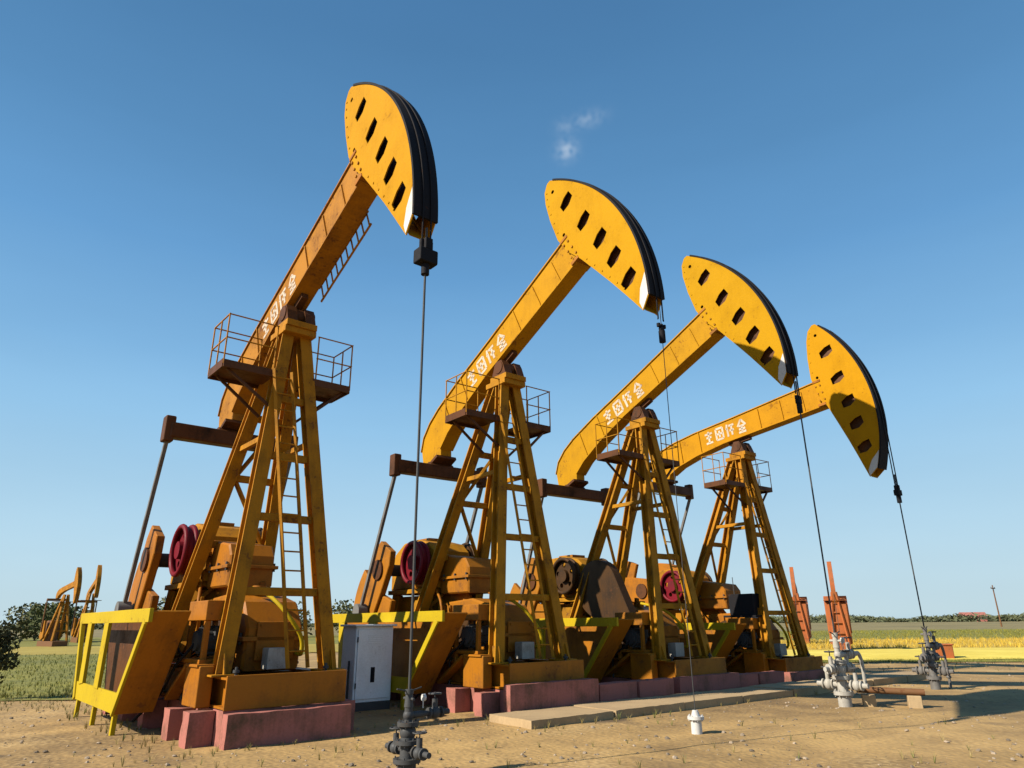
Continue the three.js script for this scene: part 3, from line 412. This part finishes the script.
// red tie beams closing the gaps between the foundations
[[1, 'low red concrete footing between the foundations, beside the white capped stub'], [2, 'low red concrete footing leading to the foundation of the pumpjack with lowered head']].forEach(([i, label]) => {
  const U = UNITS[i], f = thing('concrete_footing', label, 'footing', [U.p[0], 0, U.p[1]], -U.b, 'low red concrete footings');
  for (const [a, b] of [[-1.25, -2.35], [-2.42, -3.55]]) mesh('block', roughBox(0.95 + (i === 2 ? -0.2 : 0), 1.3 + (i === 2 ? -0.2 : 0), -0.1, 0.42 - 0.1 * (i - 1), b, a), M.foundation, f);
});

// yellow crank guards
const GL = ['yellow crank guard standing clear beside the pumpjack with dark hanging block', 'yellow crank guard partly behind the pale blue cabinet', 'yellow crank guard beside the pumpjack next to the one with lowered head', 'yellow crank guard beside the pumpjack with lowered head'];
UNITS.forEach((U, i) => {
  const g = thing('crank_guard', GL[i], 'guard', [U.p[0], 0, U.p[1]], -U.b, 'yellow crank guards');
  const o = U.dy, P = (n, gs, m, p = g) => mesh(n, (Array.isArray(gs) ? gs : [gs]).map((q) => q.translate(0, o, 0)), m, p);
  const W0 = 1.36, W1 = 1.86, t = 1.66, b = 0.16, uL = (v) => -5.0 + 0.7 * (t - v) / (t - b), uR = (v) => 0.3 - 1.3 * (t - v) / (t - b);
  P('top_rail', bar(V(-5.05, t - 0.06, W1), V(0.33, t - 0.06, W1), 0.06, 0.2), M.guard);
  P('kick_board', plate([[uL(b), b], [uR(b), b], [uR(b + 0.3), b + 0.3], [uL(b + 0.3), b + 0.3]], W1 - 0.02, W1 + 0.012), M.guard);
  for (const [k, f] of [[0, uL], [1, uR]]) P('end_post', bar(V(f(b) + (k ? -0.05 : 0.05), b, W1), V(f(t - 0.14) + (k ? -0.05 : 0.05), t - 0.14, W1), 0.08, 0.12), M.guard);
  for (const [u, q] of [[-4.0, 0.12], [-2.5, -0.02]]) P('post', bar(V(u + q, b + 0.28, W1), V(u, t - 0.14, W1), 0.06, 0.34), M.guard);
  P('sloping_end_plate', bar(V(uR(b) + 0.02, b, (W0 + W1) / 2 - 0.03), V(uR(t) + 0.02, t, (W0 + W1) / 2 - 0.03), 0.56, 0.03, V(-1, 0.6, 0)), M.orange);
  P('added_back_panel', plate([[uL(b), b], [uR(b) - 0.04, b], [uR(t) - 0.04, t - 0.02], [uL(t), t - 0.02]], W0 - 0.012, W0 + 0.012), i === 0 ? M.oilAndShade : M.orange);  // panel added behind the openings; first unit's dark colour imitates shade there
  P('top_tie', [-5.0, -3.4, -1.6].map((u) => bar(V(u + 0.06, t - 0.08, W0), V(u + 0.06, t - 0.08, W1 - 0.03), 0.05, 0.05)), M.guard);
  for (const u of [uL(b) + 0.1, -2.7, uR(b) - 0.15]) P('foot', bx(u - 0.05, u + 0.05, -o - 0.05, b + 0.02, W1 - 0.09, W1 - 0.021), M.guard);
});

// concrete apron along the wellheads' side of the row
{
  const ap = new THREE.Group(); ap.name = 'pavement'; ap.userData.kind = 'structure'; const [ox, , oz] = unitPoint(1, 0, 0, 0); ap.position.set(ox, 0, oz); ap.rotation.y = -0.905; scene.add(ap);
  for (let k = 0; k < 8; k++) { const w1 = 1.6 - k * 1.9; mesh('slab', roughBox(1.46 + rr(-0.01, 0.02), 2.62 + rr(-0.03, 0.03), -0.08, 0.13 + rr(-0.012, 0.012), w1 - 1.885, w1, 0.009, 0.1), M.concrete, ap); }
}

// ---------------------------------------------------------------- wellheads
function ring(x, y, z, r0, r1, axis, n = 16) { const g = new THREE.TorusGeometry(r0, r1, 8, n); if (axis === 'x') g.rotateY(Math.PI / 2); if (axis === 'y') g.rotateX(Math.PI / 2); return g.translate(x, y, z); }
const cyl = (x, y0, y1, z, r, n = 18, r2 = r) => new THREE.CylinderGeometry(r2, r, y1 - y0, n).translate(x, (y0 + y1) / 2, z);
function flange(x, y, z, r, m, p) { const gs = [cyl(x, y - 0.035, y + 0.035, z, r, 20)]; for (let k = 0; k < 8; k++) gs.push(cyl(x + (r - 0.035) * Math.cos(k * 0.785), y - 0.07, y + 0.07, z + (r - 0.035) * Math.sin(k * 0.785), 0.015, 6)); return mesh('flange', gs, m, p); }
function valve(x, y, z, dir, m, p, wheel = 'up') { // gate valve on a side outlet; dir along x or z
  const d = dir, ax = Math.abs(d[0]) > 0.5 ? 'x' : 'z', c = [x + d[0] * 0.3, y, z + d[2] * 0.3];
  const v = mesh('valve', [tube(V(x, y, z), V(x + d[0] * 0.62, y, z + d[2] * 0.62), 0.05, 12), new THREE.SphereGeometry(0.11, 14, 10).translate(...c), cyl(c[0], c[1], c[1] + 0.24, c[2], 0.055, 10), tube(V(x + d[0] * 0.15, y, z + d[2] * 0.15), V(x + d[0] * 0.19, y, z + d[2] * 0.19), 0.1, 14), tube(V(x + d[0] * 0.42, y, z + d[2] * 0.42), V(x + d[0] * 0.46, y, z + d[2] * 0.46), 0.1, 14)], m, p);
  const hy = c[1] + 0.33; mesh('handwheel', [cyl(c[0], c[1] + 0.2, hy + 0.03, c[2], 0.014, 6), ring(c[0], hy, c[2], 0.12, 0.014, 'y', 20), tube(V(c[0] - 0.12, hy, c[2]), V(c[0] + 0.12, hy, c[2]), 0.009, 5), tube(V(c[0], hy, c[2] - 0.12), V(c[0], hy, c[2] + 0.12), 0.009, 5)], M.darkSteel, v); return v;
}
function wellhead(i, label, mat, full = true) {
  const [x, , z] = unitPoint(i, R + 0.05, 0, 0), w = thing('wellhead', label, 'wellhead', [x, 0, z], -UNITS[i].b, 'wellheads below the ropes');
  mesh('casing', [cyl(0, -0.1, 0.22, 0, 0.17), cyl(0, 0.22, 0.52, 0, 0.14, 18, 0.12)], mat, w);
  flange(0, 0.24, 0, 0.25, mat, w); flange(0, 0.54, 0, 0.23, mat, w);
  mesh('tubing_head', [cyl(0, 0.57, 0.82, 0, 0.13, 18, 0.11), new THREE.SphereGeometry(0.15, 16, 12).translate(0, 0.7, 0)], mat, w); flange(0, 0.84, 0, 0.2, mat, w);
  mesh('tee', [cyl(0, 0.87, 1.12, 0, 0.075), new THREE.SphereGeometry(0.1, 14, 10).translate(0, 0.98, 0), tube(V(0, 0.98, 0), V(0, 0.98, -0.3), 0.06)], mat, w);
  const sb = mesh('stuffing_box', [cyl(0, 1.12, 1.34, 0, 0.09, 14, 0.065), cyl(0, 1.34, 1.42, 0, 0.08, 14), tube(V(-0.17, 1.26, 0), V(0.17, 1.26, 0), 0.025, 8)], mat, w);
  mesh('gland_handle', [tube(V(0, 1.38, 0), V(0.02, 1.44, 0.28), 0.014, 6), tube(V(0, 1.38, 0), V(-0.02, 1.44, -0.28), 0.014, 6)], M.darkSteel, sb);
  valve(0.1, 0.4, 0, [1, 0, 0], mat, w); valve(-0.1, 0.4, 0, [-1, 0, 0], mat, w); valve(0, 0.98, -0.28, [0, 0, -1], mat, w);
  if (full) { valve(0, 0.72, 0.1, [0, 0, 1], mat, w); valve(0, 0.72, -0.1, [0, 0, -1], mat, w); }
  if (full) mesh('flow_line', [new THREE.TubeGeometry(new THREE.CatmullRomCurve3([V(0, 0.98, -0.88), V(0, 0.98, -1.05), V(0, 0.85, -1.15), V(0, 0.5, -1.17), V(0, 0.1, -1.17), V(0, -0.1, -1.17)]), 24, 0.05, 10), ring(0, 0.22, -1.17, 0.06, 0.03, 'y', 14)], mat, w);
  mesh('pressure_gauge', [tube(V(0.02, 1.08, -0.3), V(0.02, 1.2, -0.3), 0.012, 6), disc(0.02, 1.26, -0.33, -0.29, 0.065, 18)], M.white, w);
  return w;
}
wellhead(0, 'grey valve tree under the rope with the dark hanging block', M.darkSteel, false).scale.setScalar(0.62);
wellhead(2, 'pale grey valve tree beside the end of the concrete apron', M.paleSteel).scale.set(0.72, 0.95, 0.78);
wellhead(3, 'grey valve tree under the lowered pumpjack head', M.steel).scale.set(0.66, 0.98, 0.7);
{
  const [x, , z] = unitPoint(1, R + 0.05, 0, 0), w = thing('well_casing', 'low white capped casing stub in the bare ground', 'wellhead', [x, 0, z]); w.scale.setScalar(0.62);
  mesh('pipe', cyl(0, -0.1, 0.3, 0, 0.13), M.white, w); flange(0, 0.33, 0, 0.2, M.white, w); mesh('cap', [cyl(0, 0.365, 0.5, 0, 0.11, 18, 0.07)], M.white, w);
}
// drip boxes and pipes around the wellheads
{
  const [x, , z] = unitPoint(2, R + 0.6, 0, -0.75), b = thing('pipe_rack', 'short rusty pipe lying on two blocks beside the pale valve tree', 'pipe', [x, 0, z], -0.4);
  mesh('pipe', [tube(V(-0.6, 0.27, 0), V(0.6, 0.25, 0.05), 0.06, 14)], M.farBrown, b); for (const u of [-0.4, 0.4]) mesh('block', bx(u - 0.12, u + 0.12, -0.05, 0.19, -0.14, 0.18, 0.015), M.concrete, b);
}

// ---------------------------------------------------------------- cabinets
function cabinet(i, u, w, hgt0, label, sz = 1) {
  const [x, , z] = unitPoint(i, u, 0, w), g = thing('control_cabinet', label, 'cabinet', [x, 0, z], -UNITS[i].b, 'electrical cabinets');
  mesh('plinth', bx(-0.56, 0.03, -0.05, 0.14, -0.4, 0.4, 0.01), M.darkSteel, g);
  mesh('body', bx(-0.6, 0, 0.14, hgt0, -0.42, 0.42, 0.015), M.cabinet, g);
  mesh('rain_hood', [bx(-0.66, 0.07, hgt0, hgt0 + 0.04, -0.47, 0.47, 0.01)], M.cabinet, g);
  const d = mesh('door', bx(0.001, 0.026, 0.2, hgt0 - 0.06, -0.38, 0.38, 0.008), M.cabinet, g);
  mesh('handle', [bx(0.026, 0.06, 0.55, 0.72, 0.0, 0.05, 0.008), bx(0.026, 0.035, 0.5, 0.78, -0.02, 0.07, 0.003)], M.black, d);
  for (const y of [0.4, hgt0 - 0.3]) mesh('hinge', tube(V(0.03, y, 0.385), V(0.03, y + 0.1, 0.385), 0.014, 8), M.darkSteel, d);
  for (let k = 0; k < 5; k++) mesh('louvre', bx(0.026, 0.034, hgt0 - 0.32 + k * 0.035, hgt0 - 0.305 + k * 0.035, -0.16, 0.16, 0.002), M.cabinet, d);
  mesh('conduit', [tube(V(-0.2, -0.05, 0.44), V(-0.2, 0.9, 0.44), 0.022, 8)], M.darkSteel, g);
  return g;
}
cabinet(1, -1.5, 2.32, 1.55, 'pale blue grey electrical cabinet standing on dark plinth');
cabinet(3, -3.2, -1.7, 1.75, 'pale cabinet seen behind the legs of the pumpjack with lowered head');

// ---------------------------------------------------------------- distant pumpjacks
function farUnit(name, label, x, z, turn, k, th, mat, mat2, group) {
  const g = thing(name, label, 'pumpjack', [x, 0, z], turn, group); g.scale.setScalar(k);
  mesh('base', [bx(-5.3, 1.2, -0.1, 0.7, -0.95, 0.95, 0.03)], mat2, g);
  for (const [u0, u1] of [[0.7, 0.1], [-2.7, -0.1]]) for (const q of [1, -1]) mesh('leg', bar(V(u0, 0.7, 0.9 * q), V(u1, 6.8, 0.22 * q), 0.26, 0.26), mat, g);
  for (const v of [2, 3.2, 4.4, 5.5]) mesh('cross_bar', bar(V(0.7 - 0.098 * (v - 0.7), v, -0.9 + 0.11 * (v - 0.7)), V(0.7 - 0.098 * (v - 0.7), v, 0.9 - 0.11 * (v - 0.7)), 0.14, 0.14), mat, g);
  const Bm = (n, gs, m) => mesh(n, gs.map((q) => q.rotateZ(th).translate(0, H, 0)), m, g);
  Bm('walking_beam', [plate(BEAM, -0.2, 0.2)], mat); Bm('horsehead', [plate(HEAD, -0.25, 0.25)], mat);
  const T = V(-3.4 * Math.cos(th) + 0.5 * Math.sin(th), H - 3.4 * Math.sin(th) - 0.5 * Math.cos(th), 0);
  mesh('equalizer', bar(V(T.x, T.y, -1.35), V(T.x, T.y, 1.35), 0.34, 0.34), mat2, g);
  for (const q of [1, -1]) { mesh('pitman_arm', bar(V(T.x, T.y, 1.3 * q), V(-3.3, 1.9, 1.3 * q), 0.14, 0.16), mat2, g); mesh('crank', [plate([[-3.75, 3.4], [-2.85, 3.4], [-2.5, 1.2], [-3.3, 0.8], [-4.1, 1.2]], q > 0 ? 0.95 : -1.2, q > 0 ? 1.2 : -0.95, [], 0.03)], mat, g); }
  mesh('gear_reducer', [bx(-4.2, -2.3, 0.7, 3.4, -0.6, 0.6, 0.15)], mat2, g);
  mesh('platform', [bx(-0.6, 0.6, 5.8, 5.86, -1.35, 1.35, 0.01)], mat2, g);
  mesh('wire_rope', tube(V(R, 0.2, 0), V(R, H - 0.6, 0), 0.03, 6), M.darkSteel, g);
  return g;
}
farUnit('distant_pumping_unit', 'small brown pumpjack far off in front of the bushes', -38.9, -62, -0.72, 0.62, 0.12, M.wornBeam, M.farBrown, 'distant pumpjacks');
farUnit('distant_pumping_unit', 'small dark pumpjack far off seen end on above the yellow guard', -45.0, -76, -0.9, 0.72, 0.25, M.wornBeam, M.farBrown, 'distant pumpjacks');
for (const [label, x, z, b, k] of [['small orange pumpjack seen end on behind the pale valve tree, broader of two', 18.0, -40.2, 2.0, 0.45], ['small orange pumpjack seen end on beside the pumpjack legs, narrower of two', 20.3, -51.5, 1.98, 0.5]]) {
  const g = farUnit('distant_pumping_unit', label, x, z, -b, k, 0.1, M.farOrange, M.farOrange, 'distant orange pumpjacks');
  mesh('housing', [plate([[-4.6, 0.72], [0.4, 0.72], [0.1, 5.4], [-1.2, 6.1], [-3.6, 5.4]], -1.25, 1.25, [], 0.1)], M.farOrange, g);
}
{ // utility pole far off on the flat
  const t = thing('utility_pole', 'lone utility pole with short crossarm far off on the flat', 'pole', [95, 0, -141.5], 0.6); mesh('pole', tube(V(0, -0.2, 0), V(0, 7.8, 0), 0.16, 8, 0.1), M.farBrown, t); mesh('crossarm', bx(-0.9, 0.9, 7.1, 7.25, -0.06, 0.06), M.farBrown, t); for (const u of [-0.75, 0.75]) mesh('insulator', cyl(u, 7.25, 7.45, 0, 0.07, 8), M.darkSteel, t);
}

// ---------------------------------------------------------------- trees and bushes
function leafMat(r, g, b) { return new THREE.MeshPhysicalMaterial({ color: new THREE.Color().setRGB(r, g, b), roughness: 0.9, side: THREE.DoubleSide }); }
const LEAF = [leafMat(0.06, 0.075, 0.02), leafMat(0.085, 0.085, 0.028), leafMat(0.045, 0.055, 0.02)], BARK = paint([0.10, 0.07, 0.045], { dirt: 0.5, rust: 0, rough: 0.95, z: 80.3 , N: 128 });
function tree(name, label, cat, x, z, h, wd, leaves, leaf, mi, group, trunk = 0.3) {
  const t = thing(name, label, cat, [x, 0, z], rnd() * 6.28, group), limbs = [tube(V(0, -0.1, 0), V(wd * 0.03, h * 0.55, 0), h * 0.03, 8, h * 0.014)];
  const tips = []; for (let k = 0; k < 9; k++) { const a = k * 2.4 + rnd(), y0 = h * rr(0.12, 0.45), q = V(Math.cos(a) * wd * rr(0.2, 0.42), h * rr(0.45, 0.85), Math.sin(a) * wd * rr(0.2, 0.42)); limbs.push(tube(V(wd * 0.03 * y0 / h, y0, 0), q, h * 0.012, 5, h * 0.004)); tips.push(q); }
  for (let k = 0; k < 9; k++) { const a = rnd() * 6.28, r = Math.sqrt(rnd()) * wd * 0.42; tips.push(V(Math.cos(a) * r, h * (trunk + (0.9 - trunk) * rnd()), Math.sin(a) * r)); }
  mesh('trunk', limbs, BARK, t);
  const pos = []; for (let k = 0; k < leaves; k++) {
    const c = tips[Math.floor(rnd() * tips.length)], R0 = wd * 0.2, d = V(rr(-1, 1), rr(-1, 1), rr(-1, 1)); if (d.length() > 1) d.normalize(); const p = c.clone().addScaledVector(d, R0); if (p.y < h * 0.06) p.y = h * 0.06 + rnd() * h * 0.1;
    const a = V(rr(-1, 1), rr(-1, 1), rr(-1, 1)).normalize(), b = V(rr(-1, 1), rr(-1, 1), rr(-1, 1)).cross(a).normalize(), s = leaf * rr(0.6, 1.3);
    const A = p.clone().addScaledVector(a, s), B = p.clone().addScaledVector(b, s * 0.5), C = p.clone().addScaledVector(a, -s), D = p.clone().addScaledVector(b, -s * 0.5);
    for (const q of [A, B, C, A, C, D]) pos.push(q.x, q.y, q.z);
  }
  const g = new THREE.BufferGeometry(); g.setAttribute('position', new THREE.Float32BufferAttribute(pos, 3)); g.computeVertexNormals();
  const m = new THREE.Mesh(g, LEAF[mi]); m.name = 'crown'; m.castShadow = m.receiveShadow = true; t.add(m); return t;
}
tree('shrub', 'dark leafy shrub rising alone at the near edge of the grass field', 'shrub', -12.25, -17.3, 1.8, 0.9, 1700, 0.055, 2, undefined, 0.15);
[[-66, -84, 4.6, 7], [-58, -88, 4.0, 6.5], [-50.5, -80, 3.6, 5.5], [-46, -92, 4.8, 7], [-37, -84, 4.0, 6], [-30, -95, 3.8, 7], [-76, -92, 5.5, 8], [-22, -100, 4, 8], [-12, -104, 4.2, 8]].forEach(([x, z, h, w], k) => tree('bush', 'bushy green tree in the row beyond the grass field', 'tree', x, z, h, w, 1500, 0.26, k % 2, 'trees beyond the grass field', 0.1));
{ // far-off wood along the horizon
  const n = 5200, g = new THREE.BufferGeometry(), pos = []; for (let k = 0; k < 26; k++) { const p = V(rr(-1, 1), rr(0, 1), rr(-1, 1)), a = V(rr(-1, 1), rr(-1, 1), rr(-1, 1)).normalize(), b = V(rr(-1, 1), rr(-1, 1), rr(-1, 1)).normalize(); for (const q of [p, p.clone().addScaledVector(a, 0.55), p.clone().addScaledVector(b, 0.55)]) pos.push(q.x, q.y, q.z); }
  g.setAttribute('position', new THREE.Float32BufferAttribute(pos, 3)); g.computeVertexNormals();
  const m = new THREE.InstancedMesh(g, leafMat(0.075, 0.085, 0.04), n), o = new THREE.Object3D();
  for (let i = 0; i < n; i++) { const a = rr(-1.2, 1.2), d = rr(420, 640), x = Math.sin(a) * d, z = -Math.cos(a) * d, k = 0.55 + 0.9 * Math.max(-0.4, fbm(a * 9, 2, 5, 4)) ; o.position.set(x, -0.2, z); o.rotation.y = rnd() * 6.28; o.scale.set(rr(2.5, 5), rr(3.5, 6) * k, rr(2.5, 5)); o.updateMatrix(); m.setMatrixAt(i, o.matrix); }
  m.name = 'distant_wood'; m.userData.kind = 'stuff'; m.castShadow = m.receiveShadow = true; tag(m, 'low dark wood along the far horizon', 'wood'); scene.add(m);
}
// far buildings and posts beyond the stubble
function hut(x, z, turn, w, dp, h, label, wall, roofM) {
  const g = thing('farm_shed', label, 'building', [x, 0, z], turn);
  mesh('wall', bx(-w / 2, w / 2, -0.1, h, -dp / 2, dp / 2, 0.03), wall, g);
  mesh('roof', [plate([[-dp / 2 - 0.3, h + 0.002], [dp / 2 + 0.3, h + 0.002], [0, h + dp * 0.3]], -w / 2 - 0.3, w / 2 + 0.3).rotateY(Math.PI / 2)], roofM, g);
  for (const u of [-0.3, 0.05, 0.33]) mesh('window', bx(u * w - 0.6, u * w + 0.6, h * 0.4, h * 0.78, dp / 2, dp / 2 + 0.06, 0.01), M.darkSteel, g);
  return g;
}
hut(236, -372, -0.3, 11, 6, 2.8, 'low reddish shed far off on the flat horizon', M.foundation, M.foundation);
{
  const t = thing('storage_box', 'small orange box on the grass below the earth bank', 'box', [17.9, 0, -30.6], -0.4); mesh('body', bx(-0.32, 0.32, -0.05, 0.55, -0.25, 0.25, 0.03), M.farOrange, t); mesh('lid', bx(-0.36, 0.36, 0.55, 0.61, -0.29, 0.29, 0.02), M.farOrange, t);
}
renderer.render(scene, camera);
